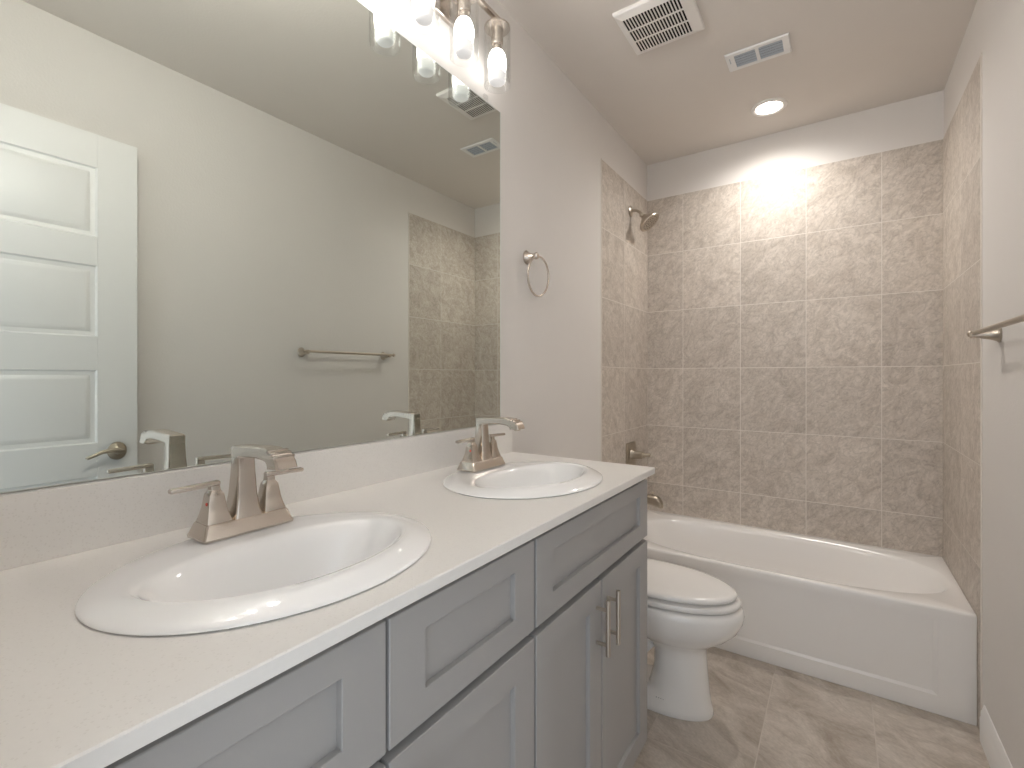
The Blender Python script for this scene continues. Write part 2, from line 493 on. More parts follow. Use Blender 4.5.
# ------------------------------------------------------------------ countertop with two oval cut-outs
SX, SA, SB = 0.323, 0.260, 0.218
SY1, SY2 = 0.440, 1.174
ct = thing('countertop', 'white speckled quartz vanity top with two drop-in sinks and a backsplash', 'countertop', (0.29, 0.80, H-0.0205))
bm = B()
def loop(pts, z):
    vs = [bm.verts.new((p[0], p[1], z)) for p in pts]
    return vs, [bm.edges.new((vs[i], vs[(i+1) % len(vs)])) for i in range(len(vs))]
zt_, zb_ = H, H-0.0205
e_ = 0.002
outer_t = [(0.0, Y0), (D-e_, Y0), (D-e_, YV-e_), (0.0, YV-e_)]
outer = [(0.0, Y0), (D, Y0), (D, YV), (0.0, YV)]
vo, eo = loop(outer_t, zt_)
holes = [[(SX+0.185*math.cos(2*PI*i/48), cy+0.225*math.sin(2*PI*i/48)) for i in range(48)] for cy in (SY1, SY2)]
ev = list(eo); hv = []
for h_ in holes:
    v_, e2 = loop(h_, zt_); ev += e2; hv.append(v_)
bmesh.ops.triangle_fill(bm, use_beauty=True, use_dissolve=False, edges=ev)
mid = [bm.verts.new((p[0], p[1], zt_-e_)) for p in outer]
low = [bm.verts.new((p[0], p[1], zb_)) for p in outer]
for a, b in ((vo, mid), (mid, low)):
    for i in range(4): bm.faces.new((a[i], a[(i+1) % 4], b[(i+1) % 4], b[i]))
bl = []
for h_, v_ in zip(holes, hv):
    lo_ = [bm.verts.new((p[0], p[1], zb_)) for p in h_]
    for i in range(48): bm.faces.new((v_[i], v_[(i+1) % 48], lo_[(i+1) % 48], lo_[i]))
    bl.append(lo_)
be = [bm.edges.get((low[i], low[(i+1) % 4])) for i in range(4)]
for lo_ in bl: be += [bm.edges.get((lo_[i], lo_[(i+1) % 48])) for i in range(48)]
bmesh.ops.triangle_fill(bm, use_beauty=True, use_dissolve=False, edges=be)
obj('top_slab', bm, M['quartz'], ct, angle=20)
bm = B(); add_box(bm, (0.0, Y0, H), (0.020, YV-0.004, 1.160), 0.0015, 2); obj('backsplash', bm, M['quartz'], ct, angle=20)

# ------------------------------------------------------------------ sinks
def oval(cx, cy, b, a, z, back=1.0, n=2.0, N_=72):
    """ring: b across x, a along y; back flattens the half towards the wall"""
    r = []
    for i in range(N_):
        t = 2*PI*i/N_
        c, s = math.cos(t), math.sin(t)
        cc = math.copysign(abs(c)**(2/n), c); ss = math.copysign(abs(s)**(2/n), s)
        r.append((cx + cc*b*(back if cc < 0 else 1.0), cy + ss*a, z))
    return r
def make_sink(cy):
    t = thing('sink', 'near white oval drop-in sink, the larger in view', 'sink', (SX, cy, H), 'oval drop-in sinks')
    ox = SX + 0.016
    bm = B()
    def lift(pts, q):
        """the roll stands higher round the front than on the faucet deck"""
        n = len(pts); out = []
        for i, p in enumerate(pts):
            c = 0.5 + 0.5*math.cos(2*PI*i/n)
            out.append((p[0], p[1], p[2] + q*(0.36 + 0.64*c*c*(3-2*c))))
        return out
    def rim(d, z, back=1.0):
        q = max(0.0, d-0.02)/0.04
        return lift(oval(SX+0.010*q, cy, SB-d, SA-d*0.92, H+0.003, back), z-0.003)
    CR = 0.0215
    def dome(d): return 0.004 + (CR-0.004)*(1-(1-d/0.060)**2)
    base0 = [oval(SX, cy, SB-0.036, SA-0.036, H-0.030), oval(SX, cy, SB-0.036, SA-0.036, H+0.0005), oval(SX, cy, SB-0.004, SA-0.004, H+0.0005)]
    rg = base0 + [rim(0.0, 0.003), rim(0.0005, 0.0045)] + [rim(d, dome(d)+0.001) for d in (0.003, 0.009, 0.016, 0.024, 0.033)] + [rim(0.043, dome(0.043)+0.001, 0.97), rim(0.053, dome(0.053)+0.001, 0.93),
          lift(oval(ox, cy-0.004, 0.154, 0.207, H+0.003, 0.80, 2.1), CR-0.003), lift(oval(ox, cy-0.004, 0.148, 0.203, H+0.003, 0.78, 2.12), CR-0.0045), lift(oval(ox, cy-0.004, 0.143, 0.199, H+0.0025, 0.77, 2.15), CR-0.0075),
          lift(oval(ox, cy-0.004, 0.137, 0.194, H, 0.77, 2.2), CR-0.0120), lift(oval(ox, cy-0.004, 0.131, 0.187, H-0.004, 0.77, 2.2), 0.006), oval(ox, cy-0.004, 0.123, 0.178, H-0.015, 0.77, 2.2),
          oval(ox, cy, 0.113, 0.160, H-0.042, 0.79, 2.1),
          oval(ox, cy, 0.097, 0.138, H-0.078, 0.83, 2.05), oval(ox, cy, 0.080, 0.112, H-0.115, 0.9), oval(ox-0.004, cy, 0.064, 0.086, H-0.140),
          oval(ox-0.006, cy, 0.040, 0.050, H-0.153), oval(ox-0.006, cy, 0.024, 0.024, H-0.157)]
    # outside of the bowl, closing the shell
    rb = [oval(ox-0.006, cy, 0.024, 0.024, H-0.172), oval(ox-0.005, cy, 0.075, 0.105, H-0.155), oval(ox, cy, 0.102, 0.150, H-0.122, 0.9),
          oval(ox, cy, 0.120, 0.170, H-0.075, 0.85, 2.1), oval(ox, cy, 0.136, 0.190, H-0.035, 0.82, 2.2)]
    add_loft(bm, rg + rb, cap0=False, cap1=False, close=True)
    obj('basin', bm, M['porc'], t, angle=60)
    bm = B()
    add_lathe(bm, [(0.0005, 0.0), (0.027, 0.0), (0.0275, 0.002), (0.024, 0.004), (0.019, 0.003), (0.018, 0.006), (0.010, 0.009), (0.0005, 0.0095)], (ox-0.006, cy, H-0.157), 'z', 28)
    obj('drain', bm, M['satin'], t)
    return t
s1 = make_sink(SY1)
s2 = copy_tree(s1); s2.location = (SX, SY2, H)
s1['label'] = 'white oval drop-in sink nearest the camera, under the large reflected door'
s2['label'] = 'white oval drop-in sink at the tub end of the counter'

# ------------------------------------------------------------------ faucets
def make_faucet(cy):
    t = thing('faucet', 'x', 'faucet', (0.151, cy, H+0.016), 'two-handle brushed nickel faucets')
    zb = H + 0.0112
    cx = 0.151
    def fr(hx, hy, z, dx=0.0): # rounded rectangle ring
        return [(p[0], p[1], z) for p in rrect(cx+dx-hx, cx+dx+hx, cy-hy, cy+hy, min(0.006, hx*0.3), 3)]
    bm = B()
    add_loft(bm, [fr(0.036, 0.0815, zb), fr(0.0365, 0.082, zb+0.004), fr(0.0345, 0.080, zb+0.008), fr(0.0285, 0.0745, zb+0.025), fr(0.0268, 0.0728, zb+0.0272)])
    base = obj('base_plate', bm, M['nickel'], t, angle=25)
    # spout: flared column then a swept arm, one surface
    bm = B()
    z0 = zb+0.0265
    col = []
    for hx, hy, z, dx in ((0.027, 0.0265, 0.0, 0.0), (0.0235, 0.0225, 0.014, -0.001), (0.0195, 0.0190, 0.042, -0.001), (0.0165, 0.0168, 0.080, 0.0), (0.0143, 0.0160, 0.1105, 0.0)):
        col.append(fr(hx, hy, z0+z, dx))
    # arm sections: path in the x-z plane, rectangles across it
    zt2 = z0 + 0.1315
    path = [((cx-0.0140, zt2-0.022), (cx+0.0145, zt2-0.022)), ((cx-0.0145, zt2-0.003), (cx+0.016, zt2-0.0195)), ((cx-0.008, zt2), (cx+0.026, zt2-0.0188)),
            ((cx+0.030, zt2+0.002), (cx+0.045, zt2-0.0175)), ((cx+0.070, zt2+0.004), (cx+0.074, zt2-0.0165)), ((cx+0.098, zt2+0.0045), (cx+0.095, zt2-0.0175)),
            ((cx+0.120, zt2+0.001), (cx+0.109, zt2-0.0200)), ((cx+0.137, zt2-0.006), (cx+0.115, zt2-0.0240)), ((cx+0.147, zt2-0.016), (cx+0.1175, zt2-0.0275)), ((cx+0.151, zt2-0.028), (cx+0.1185, zt2-0.0300))]
    rings = []
    for k, (a, b) in enumerate(path):
        w = 0.0160 + 0.004*max(0, k-3)/6
        e = 0.003
        A = Vector((a[0], 0, a[1])); Bq = Vector((b[0], 0, b[1])); d = (Bq-A).normalized()*e
        def P(v, y): return (v.x, cy+y, v.z)
        rings.append([P(A, -w+e), P(A, w-e), P(A+d, w), P(Bq-d, w), P(Bq, w-e), P(Bq, -w+e), P(Bq-d, -w), P(A+d, -w)])
    add_loft(bm, col)
    add_loft(bm, rings)
    sp = obj('spout', bm, M['nickel'], t, angle=28)
    # stepped ridges across the spout's nose
    bm = B()
    for (px, pz) in ((cx+0.119, zt2+0.0010), (cx+0.129, zt2-0.0025), (cx+0.138, zt2-0.0072)):
        add_box(bm, (px-0.0032, cy-0.0192, pz-0.005), (px+0.0032, cy+0.0192, pz+0.0011), 0.0010, 2)
    obj('spout_ridge', bm, M['nickel'], sp)
    bm = B(); add_lathe(bm, [(0.0005, 0), (0.010, 0), (0.010, 0.008), (0.0005, 0.008)], (cx+0.134, cy, zt2-0.033), 'z', 20); obj('aerator', bm, M['satin'], sp)
    for sgn, dot in ((-1, 'red'), (1, 'blue')):
        hy_ = cy + sgn*0.0505
        def hr(h, z, q=None):
            q = q or h
            return [(p[0], p[1], z) for p in rrect(cx-h, cx+h, hy_-q, hy_+q, h*0.16, 2)]
        bm = B()
        add_loft(bm, [hr(0.0240, z0+0.0003, 0.0215), hr(0.0240, z0+0.003, 0.0215), hr(0.0200, z0+0.012, 0.0188), hr(0.0158, z0+0.026, 0.0158), hr(0.0132, z0+0.044, 0.0132), hr(0.0122, z0+0.050, 0.0122), hr(0.0080, z0+0.057), hr(0.0075, z0+0.065)])
        hd = obj('handle', bm, M['nickel'], t, angle=25)
        bm = B()
        y_in, y_out = hy_ - sgn*0.008, hy_ + sgn*0.070
        zz0, zz1 = (z0+0.0685, z0+0.0665)
        def bar(y, z, h, w=0.0068): return [(p[0], y, p[1]) for p in rrect(cx-w, cx+w, z-h, z+h, 0.0025, 2)]
        add_loft(bm, [bar(y_in, zz0, 0.0035, 0.006), bar(y_in+sgn*0.002, zz0, 0.0045), bar(y_out-sgn*0.002, zz1, 0.004), bar(y_out, zz1, 0.003, 0.006)])
        obj('lever', bm, M['nickel'], hd, angle=25)
        if sgn < 0:
            bm = B(); add_lathe(bm, [(0.0004, 0.0), (0.0030, 0.0), (0.0026, -0.0008), (0.0004, -0.001)], (cx+0.006, hy_-0.0153, z0+0.034), 'y', 14)
            obj('temperature_dot', bm, M['red'], hd)
    return t
f1 = make_faucet(0.456)
f2 = copy_tree(f1); f2.location.y = 1.190
f1['label'] = 'two-handle nickel faucet on the near sink, with a red hot-water dot'
f2['label'] = 'two-handle nickel faucet on the far sink near the towel ring'

# ------------------------------------------------------------------ mirror
mr = thing('wall_mirror', 'large frameless vanity mirror resting on the backsplash, reflecting the open door', 'mirror', (0.0, 0.795, 1.1605))
bm = B(); add_box(bm, (-0.0035, 0.085, 1.1615), (0.0, 1.4985, 2.3685)); obj('mirror_glass', bm, M['mirror'], mr)
bm = B()
add_box(bm, (-0.0036, 1.4985, 1.1612), (0.0004, 1.5015, 2.3705)); add_box(bm, (-0.0036, 0.082, 2.3685), (0.0003, 1.4985, 2.3705))
add_box(bm, (-0.0036, 0.082, 1.1612), (0.0003, 0.085, 2.3685))
obj('polished_edge', bm, M['edge'], mr)
for y in (0.30, 1.405):
    bm = B(); add_box(bm, (-0.003, y-0.011, 2.352), (0.0045, y+0.011, 2.392), 0.0015, 2); obj('mirror_clip', bm, M['glass'], mr)

# ------------------------------------------------------------------ vanity lights
def make_light(cy):
    t = thing('vanity_light', 'x', 'light', (-0.004, cy, 2.59), 'three-bulb vanity lights')
    lx = 0.084; zb = 2.612
    bm = B()
    rings = []
    for x, d in ((-0.004, 0.0), (0.010, 0.0), (0.013, 0.003)):
        rings.append([(x, p[0], p[1]) for p in rrect(cy-0.060+d, cy+0.060-d, 2.530+d, 2.664-d, 0.004, 3)])
    add_loft(bm, rings); obj('backplate', bm, M['nickel'], t, angle=25)
    bm = B(); add_tube(bm, [(0.012, cy, zb), (lx, cy, zb)], 0.010, 16); obj('arm', bm, M['nickel'], t)
    bm = B(); add_box(bm, (lx-0.009, cy-0.205, zb-0.008), (lx+0.009, cy+0.205, zb+0.008), 0.002, 2); obj('crossbar', bm, M['nickel'], t, angle=25)
    for dy in (-0.1815, 0.0, 0.1815):
        c = (lx, cy+dy, 0)
        bm = B()
        add_lathe(bm, [(0.0005, 2.606), (0.007, 2.606), (0.007, 2.585), (0.046, 2.583), (0.0465, 2.577), (0.023, 2.575), (0.0215, 2.572), (0.0215, 2.523), (0.019, 2.519), (0.0005, 2.519)], c, 'z', 32)
        so = obj('socket', bm, M['nickel'], t)
        bm = B()
        prof_o = [(0.0475, 2.578), (0.0475, 2.380), (0.0470, 2.374)]
        prof_i = [(0.0445, 2.374), (0.0442, 2.380), (0.0442, 2.576)]
        add_lathe(bm, prof_o + prof_i, c, 'z', 40)
        # an open tube: drop the two end caps made by the lathe
        bm.faces.ensure_lookup_table()
        caps = [f for f in bm.faces if len(f.verts) > 8]
        bmesh.ops.delete(bm, geom=caps, context='FACES')
        obj('glass_shade', bm, M['glass'], t, angle=60)
        bm = B()
        add_lathe(bm, [(0.0005, 2.501), (0.0140, 2.501), (0.022, 2.494), (0.0285, 2.482), (0.0325, 2.465), (0.0330, 2.450), (0.0310, 2.434), (0.0270, 2.424), (0.0005, 2.424)], c, 'z', 28)
        b1 = obj('bulb', bm, M['bulb'], t, angle=60)
        bm = B()
        add_lathe(bm, [(0.0265, 2.424), (0.0285, 2.416), (0.0285, 2.404), (0.0268, 2.389), (0.0235, 2.384), (0.0005, 2.383)], c, 'z', 28)
        obj('bulb_reflection', bm, M['bulb_reflect'], b1, angle=60)  # added cup imitating the bulb's reflection in its glass shade
        bm = B()
        add_lathe(bm, [(0.0150, 2.520), (0.0150, 2.512), (0.0165, 2.511), (0.0150, 2.506), (0.0140, 2.501)], c, 'z', 24)
        obj('bulb_collar', bm, M['nickel'], b1, angle=40)
    return t
l1 = make_light(1.1815)
l2 = copy_tree(l1); l2.location.y = 0.442
for c in l2.children:
    if c.name.startswith('bulb'):   # its glowing bulbs only
        c.data = c.data.copy(); c.data.materials[0] = M['bulb_near']
l1['label'] = 'three-bulb nickel vanity light with clear glass shades above the far sink'
l2['label'] = 'three-bulb nickel vanity light above the near sink, mirrored as highlights on its rim'

# ------------------------------------------------------------------ towel ring
tr = thing('towel_ring', 'nickel towel ring on the wall between mirror and tub tile', 'towel ring', (-0.004, 1.690, 1.848))
bm = B(); add_lathe(bm, [(0.0005, 0.0), (0.026, 0.0), (0.0265, 0.004), (0.022, 0.009), (0.013, 0.022), (0.010, 0.040), (0.0125, 0.044), (0.0135, 0.052), (0.010, 0.058), (0.0005, 0.060)], (-0.004, 1.692, 1.846), 'x', 28, 1.0, 1.12)
obj('post', bm, M['nickel'], tr)
bm = B()
rings = []
for i in range(48):
    t = 2*PI*i/48
    c = Vector((0.046 - 0.012*(1-math.cos(t))*0.5, 1.719 + 0.083*math.sin(t), 1.766 + 0.082*math.cos(t)))
    rd = Vector((0, math.sin(t), math.cos(t)))
    rings.append([c + (rd*math.cos(2*PI*k/12) + Vector((1, 0, 0))*math.sin(2*PI*k/12))*0.0042 for k in range(12)])
add_loft(bm, rings, close=True); obj('ring', bm, M['nickel'], tr)

# ------------------------------------------------------------------ towel bar on the right wall
XW = W + 0.004
tb = thing('towel_bar', 'nickel towel bar on the right wall, also seen in the mirror', 'towel bar', (XW, 1.915, 1.487))
for y in (1.612, 2.225):
    bm = B()
    add_lathe(bm, [(0.0005, 0.0), (0.025, 0.0), (0.0255, -0.004), (0.021, -0.009), (0.0165, -0.024), (0.012, -0.046), (0.010, -0.052), (0.0105, -0.074), (0.0005, -0.075)], (XW, y, 1.486), 'x', 28, 1.0, 1.12)
    obj('post', bm, M['satin'], tb)
bm = B(); add_tube(bm, [(XW-0.063, 1.585, 1.491), (XW-0.063, 1.588, 1.491), (XW-0.063, 2.250, 1.491), (XW-0.063, 2.252, 1.491), (XW-0.063, 2.262, 1.491), (XW-0.063, 2.272, 1.491)],
                    [0.010, 0.0085, 0.0085, 0.007, 0.012, 0.010], 18)
obj('bar', bm, M['satin'], tb)

# ------------------------------------------------------------------ ceiling: exhaust fan, air register, recessed light
fan = thing('exhaust_fan', 'white slotted bathroom exhaust fan grille on the ceiling', 'exhaust fan', (0.48, 1.95, ZC))
fx0, fx1, fy0, fy1 = 0.335, 0.626, 1.803, 2.086
gx0, gx1, gy0, gy1 = 0.362, 0.586, 1.836, 2.056
zf = ZC - 0.024
bm = B()
def R4(x0, x1, y0, y1, z): return [(x0, y0, z), (x1, y0, z), (x1, y1, z), (x0, y1, z)]
add_loft(bm, [R4(fx0, fx1, fy0, fy1, ZC), R4(fx0, fx1, fy0, fy1, ZC-0.010), R4(fx0+0.004, fx1-0.004, fy0+0.004, fy1-0.004, ZC-0.015), R4(gx0, gx1, gy0, gy1, zf), R4(gx0, gx1, gy0, gy1, zf+0.003)], cap0=False, cap1=False)
obj('cover', bm, M['plastic'], fan, angle=20)
bm = B(); add_loft(bm, [R4(gx0, gx1, gy0, gy1, zf+0.003), R4(gx0, gx1, gy0, gy1, ZC-0.002)], cap0=False); obj('fan_cavity_shade', bm, M['dark'], fan)  # near-black lining puts the shade behind the slots into colour
nb = 18
for i in range(nb+1):
    x = gx0 + (gx1-gx0)*i/nb
    bm = B(); add_box(bm, (x-0.0026, gy0-0.0005, zf), (x+0.0026, gy1+0.0005, zf+0.003), 0.0008, 1); obj('slat', bm, M['plastic'], fan)
for k in (1, 2):
    y = gy0 + (gy1-gy0)*k/3
    bm = B(); add_box(bm, (gx0, y-0.004, zf-0.0005), (gx1, y+0.004, zf+0.003), 0.0008, 1); obj('rib', bm, M['plastic'], fan)

reg = thing('air_register', 'white two-bank ceiling air register with grey louvers', 'air vent', (0.783, 2.40, ZC))
rx0, rx1, ry0, ry1 = 0.656, 0.912, 2.322, 2.462
zr_ = ZC - 0.008
bm = B()
banks = [(0.692, 0.778), (0.792, 0.884)]
by0, by1 = 2.345, 2.438
def frame_cell(x0, x1, y0, y1): add_box(bm, (x0, y0, zr_), (x1, y1, ZC))
frame_cell(rx0+0.004, banks[0][0], ry0+0.004, ry1-0.004); frame_cell(banks[0][1], banks[1][0], by0, by1); frame_cell(banks[1][1], rx1-0.004, ry0+0.004, ry1-0.004)
frame_cell(banks[0][0], banks[1][1], ry0+0.004, by0); frame_cell(banks[0][0], banks[1][1], by1, ry1-0.004)
add_loft(bm, [R4(rx0, rx1, ry0, ry1, ZC-0.002), R4(rx0+0.004, rx1-0.004, ry0+0.004, ry1-0.004, zr_)], cap0=False, cap1=False)
obj('frame', bm, M['vent'], reg, angle=20)
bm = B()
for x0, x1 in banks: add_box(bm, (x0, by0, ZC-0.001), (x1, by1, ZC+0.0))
obj('duct_cavity_shade', bm, M['dark'], reg)  # thin near-black sheets painted as the shade behind the louvers
for x0, x1 in banks:
    for k in range(5):
        y = by0 + (by1-by0)*(k+0.55)/5
        bm = B()
        add_prism(bm, [(y+0.0045, zr_+0.0006), (y+0.0035, zr_), (y-0.0035, ZC-0.0018), (y-0.0025, ZC-0.0012)], 'x', x0, x1)
        obj('louver', bm, M['slat'], reg)
bm = B(); add_box(bm, (0.671, 2.356, zr_-0.0008), (0.675, 2.395, zr_+0.001)); obj('lever_slot', bm, M['slat'], reg)
for x in (0.665, 0.903):
    bm = B(); add_lathe(bm, [(0.0004, 0.0), (0.004, 0.0), (0.003, -0.0015), (0.0004, -0.002)], (x, 2.425, zr_), 'z', 14); obj('screw', bm, M['vent'], reg)

can = thing('recessed_light', 'lit round recessed ceiling light over the tub', 'light', (0.775, 2.905, ZC))
bm = B()
add_lathe(bm, [(0.086, 0.0), (0.087, -0.004), (0.083, -0.009), (0.072, -0.011), (0.066, -0.009), (0.063, -0.004)], (0.775, 2.905, ZC), 'z', 48)
caps = [f for f in bm.faces if len(f.verts) > 8]; bmesh.ops.delete(bm, geom=caps, context='FACES')
obj('trim_ring', bm, M['plastic'], can, angle=60)
bm = B(); add_lathe(bm, [(0.0005, -0.001), (0.0645, -0.001), (0.0645, -0.004), (0.05, -0.0055), (0.0005, -0.006)], (0.775, 2.905, ZC), 'z', 40); obj('lens', bm, M['can'], can)
sl = bpy.data.lights.new('recessed_beam', 'SPOT'); sl.energy = CAN_W; sl.color = (1.0, 0.955, 0.905)
sl.spot_size = math.radians(164); sl.spot_blend = 1.0; sl.shadow_soft_size = 0.055
slo = bpy.data.objects.new('recessed_beam', sl); COL.objects.link(slo); slo.location = (0.775, 2.905, ZC-0.02)

# ------------------------------------------------------------------ bathtub
TZ = 0.4258; TY0, TY1 = 2.515, YB-0.0005
tubt = thing('bathtub', 'white alcove bathtub with a panelled apron between tiled walls', 'bathtub', (0.762, 2.875, 0.0))
bm = B()
NN = 96
def rect_ring(x0, x1, y0, y1, z):
    """rectangle sampled at NN points by direction from the well's centre, so it bridges to the oval well"""
    cx, cy = 0.775, 2.888
    out = []
    for i in range(NN):
        t = 2*PI*i/NN
        c, s = math.cos(t), math.sin(t)
        # same parameter as the superellipse
        px = math.copysign(abs(c)**0.25, c); pyy = math.copysign(abs(s)**0.25, s)
        m_ = max(abs(px), abs(pyy)); px /= m_; pyy /= m_
        x = cx + (px*(x1-cx) if px > 0 else px*(cx-x0))
        y = cy + (pyy*(y1-cy) if pyy > 0 else pyy*(cy-y0))
        out.append((x, y, z))
    return out
def well(x0, x1, y0, y1, n, z):
    return [(p[0], p[1], z) for p in superell((x0+x1)/2, (y0+y1)/2, (x1-x0)/2, (y1-y0)/2, n, NN)]
X0, X1 = 0.001, W-0.001
rg = [rect_ring(X0, X1, TY0, TY1, TZ-0.045), rect_ring(X0, X1, TY0, TY1, TZ-0.012), rect_ring(X0, X1, TY0+0.0015, TY1, TZ-0.006), rect_ring(X0+0.001, X1-0.001, TY0+0.005, TY1, TZ-0.0015), rect_ring(X0+0.003, X1-0.003, TY0+0.010, TY1-0.002, TZ),
      well(0.060, 1.496, 2.546, 3.186, 2.7, TZ-0.001), well(0.066, 1.488, 2.552, 3.180, 2.7, TZ-0.004), well(0.074, 1.478, 2.560, 3.172, 2.7, TZ-0.012), well(0.082, 1.466, 2.568, 3.164, 2.7, TZ-0.030),
      well(0.100, 1.420, 2.585, 3.150, 2.8, TZ-0.085), well(0.115, 1.340, 2.605, 3.130, 2.9, TZ-0.16), well(0.135, 1.250, 2.630, 3.110, 3.0, TZ-0.25),
      well(0.165, 1.170, 2.665, 3.080, 3.0, TZ-0.315), well(0.24, 1.08, 2.73, 3.02, 3.0, TZ-0.335)]
add_loft(bm, rg, cap0=False, cap1=True)
obj('tub_shell', bm, M['tub'], tubt, angle=50)
# apron: front skirt with a shallow sunk panel
bm = B()
ya = TY0
def RX(y, x0, x1, z0, z1): return [(x0, y, z0), (x1, y, z0), (x1, y, z1), (x0, y, z1)]
rings = [RX(ya+0.03, X0, X1, 0.0, TZ-0.045), RX(ya+0.002, X0, X1, 0.0, TZ-0.045), RX(ya, X0+0.0005, X1-0.0005, 0.003, TZ-0.045), RX(ya, 0.100, 1.410, 0.075, TZ-0.050), RX(ya+0.006, 0.106, 1.396, 0.086, TZ-0.05)]
add_loft(bm, rings); obj('apron', bm, M['tub'], tubt, angle=18)
bm = B(); add_lathe(bm, [(0.0005, 0.0), (0.030, 0.0), (0.031, 0.002), (0.024, 0.005), (0.0005, 0.006)], (0.30, 2.88, TZ-0.335), 'z', 28); obj('drain', bm, M['satin'], tubt)
bm = B(); add_lathe(bm, [(0.0005, 0.0), (0.036, 0.0), (0.035, 0.008), (0.02, 0.012), (0.0005, 0.013)], (0.110, 2.89, TZ-0.17), 'x', 28, 1, 1.1); obj('overflow_plate', bm, M['satin'], tubt)

# ------------------------------------------------------------------ tub and shower fittings on the left tile
SHY = 2.905
sh = thing('shower', 'nickel shower head on a bent arm, high on the left tile', 'shower head', (0.0, SHY, 2.388))
bm = B(); add_lathe(bm, [(0.0005, 0.0), (0.030, 0.0), (0.031, 0.004), (0.024, 0.010), (0.012, 0.014), (0.0005, 0.015)], (0.0, SHY, 2.388), 'x', 28, 1, 1.12); obj('flange', bm, M['satin'], sh)
bm = B()
arm = [(0.0, SHY, 2.388), (0.025, SHY, 2.389), (0.045, SHY, 2.383), (0.062, SHY, 2.369), (0.076, SHY, 2.350)]
add_tube(bm, arm, 0.0085, 14); obj('shower_arm', bm, M['satin'], sh)
bm = B()
ax = Vector((0.66, 0.0, -0.75)).normalized()
HC = Vector((0.070, SHY, 2.357))
prof = [(0.0005, -0.002), (0.013, 0.0), (0.0165, 0.008), (0.014, 0.018), (0.019, 0.028), (0.036, 0.044), (0.056, 0.060), (0.066, 0.071), (0.069, 0.082), (0.067, 0.088), (0.062, 0.089), (0.059, 0.086), (0.0005, 0.085)]
uy = Vector((0, 1, 0)); ux = ax.cross(uy)
rings = [[HC + ax*h + (ux*math.cos(2*PI*k/36) + uy*math.sin(2*PI*k/36))*r for k in range(36)] for r, h in prof]
add_loft(bm, rings); hd = obj('head', bm, M['satin'], sh)
bm = B()
for rr_, cnt in ((0.015, 6), (0.030, 12), (0.047, 18)):
    for k in range(cnt):
        t = 2*PI*k/cnt
        c = HC + ax*0.085 + (ux*math.cos(t)+uy*math.sin(t))*rr_
        add_tube(bm, [c, c+ax*0.003], [0.0022, 0.0014], 8)
obj('spray_nozzles', bm, M['dark'], hd)

vl = thing('shower_valve', 'nickel square shower valve with lever handle on the left tile', 'shower valve', (0.0, 2.905, 0.868))
bm = B()
add_loft(bm, [[(x, p[0], p[1]) for p in rrect(2.905-0.078+d, 2.905+0.078-d, 0.842-0.086+d, 0.842+0.086-d, 0.012, 4)] for x, d in ((0.0, 0.0), (0.006, 0.0), (0.010, 0.004), (0.011, 0.012))])
obj('trim_plate', bm, M['bronze'], vl, angle=25)
bm = B()
add_loft(bm, [[(x, p[0], p[1]) for p in rrect(2.905-h, 2.905+h, 0.852-h*1.1, 0.852+h*1.1, h*0.5, 3)] for x, h in ((0.010, 0.030), (0.020, 0.026), (0.045, 0.022), (0.080, 0.020), (0.082, 0.018))])
kn = obj('valve_hub', bm, M['bronze'], vl, angle=25)
bm = B()
add_tube(bm, [(0.070, 2.905, 0.852), (0.082, 2.905, 0.853), (0.098, 2.907, 0.854), (0.112, 2.910, 0.855), (0.124, 2.912, 0.855), (0.128, 2.913, 0.855)], [0.012, 0.014, 0.012, 0.0105, 0.013, 0.006], 14)
obj('lever', bm, M['bronze'], kn)

sp_ = thing('tub_spout', 'nickel tub spout with diverter knob above the tub rim', 'tub spout', (0.0, 2.905, 0.575))
bm = B()
secs = [(0.0, 0.583, 0.031, 0.035), (0.008, 0.583, 0.032, 0.036), (0.012, 0.584, 0.027, 0.032), (0.08, 0.585, 0.026, 0.030), (0.140, 0.584, 0.026, 0.031), (0.168, 0.579, 0.026, 0.031), (0.186, 0.571, 0.025, 0.028), (0.199, 0.560, 0.021, 0.021), (0.204, 0.555, 0.013, 0.012)]
add_loft(bm, [[(x, p[0], p[1]) for p in rrect(2.905-hy_, 2.905+hy_, z-hz_, z+hz_, min(hy_, hz_)*0.55, 4)] for x, z, hy_, hz_ in secs])
so = obj('spout_body', bm, M['bronze'], sp_, angle=40)
bm = B(); add_lathe(bm, [(0.0005, 0.0), (0.006, 0.0), (0.005, 0.010), (0.009, 0.013), (0.009, 0.019), (0.006, 0.022), (0.0005, 0.0225)], (0.142, 2.905, 0.612), 'z', 18); obj('diverter_knob', bm, M['bronze'], so)

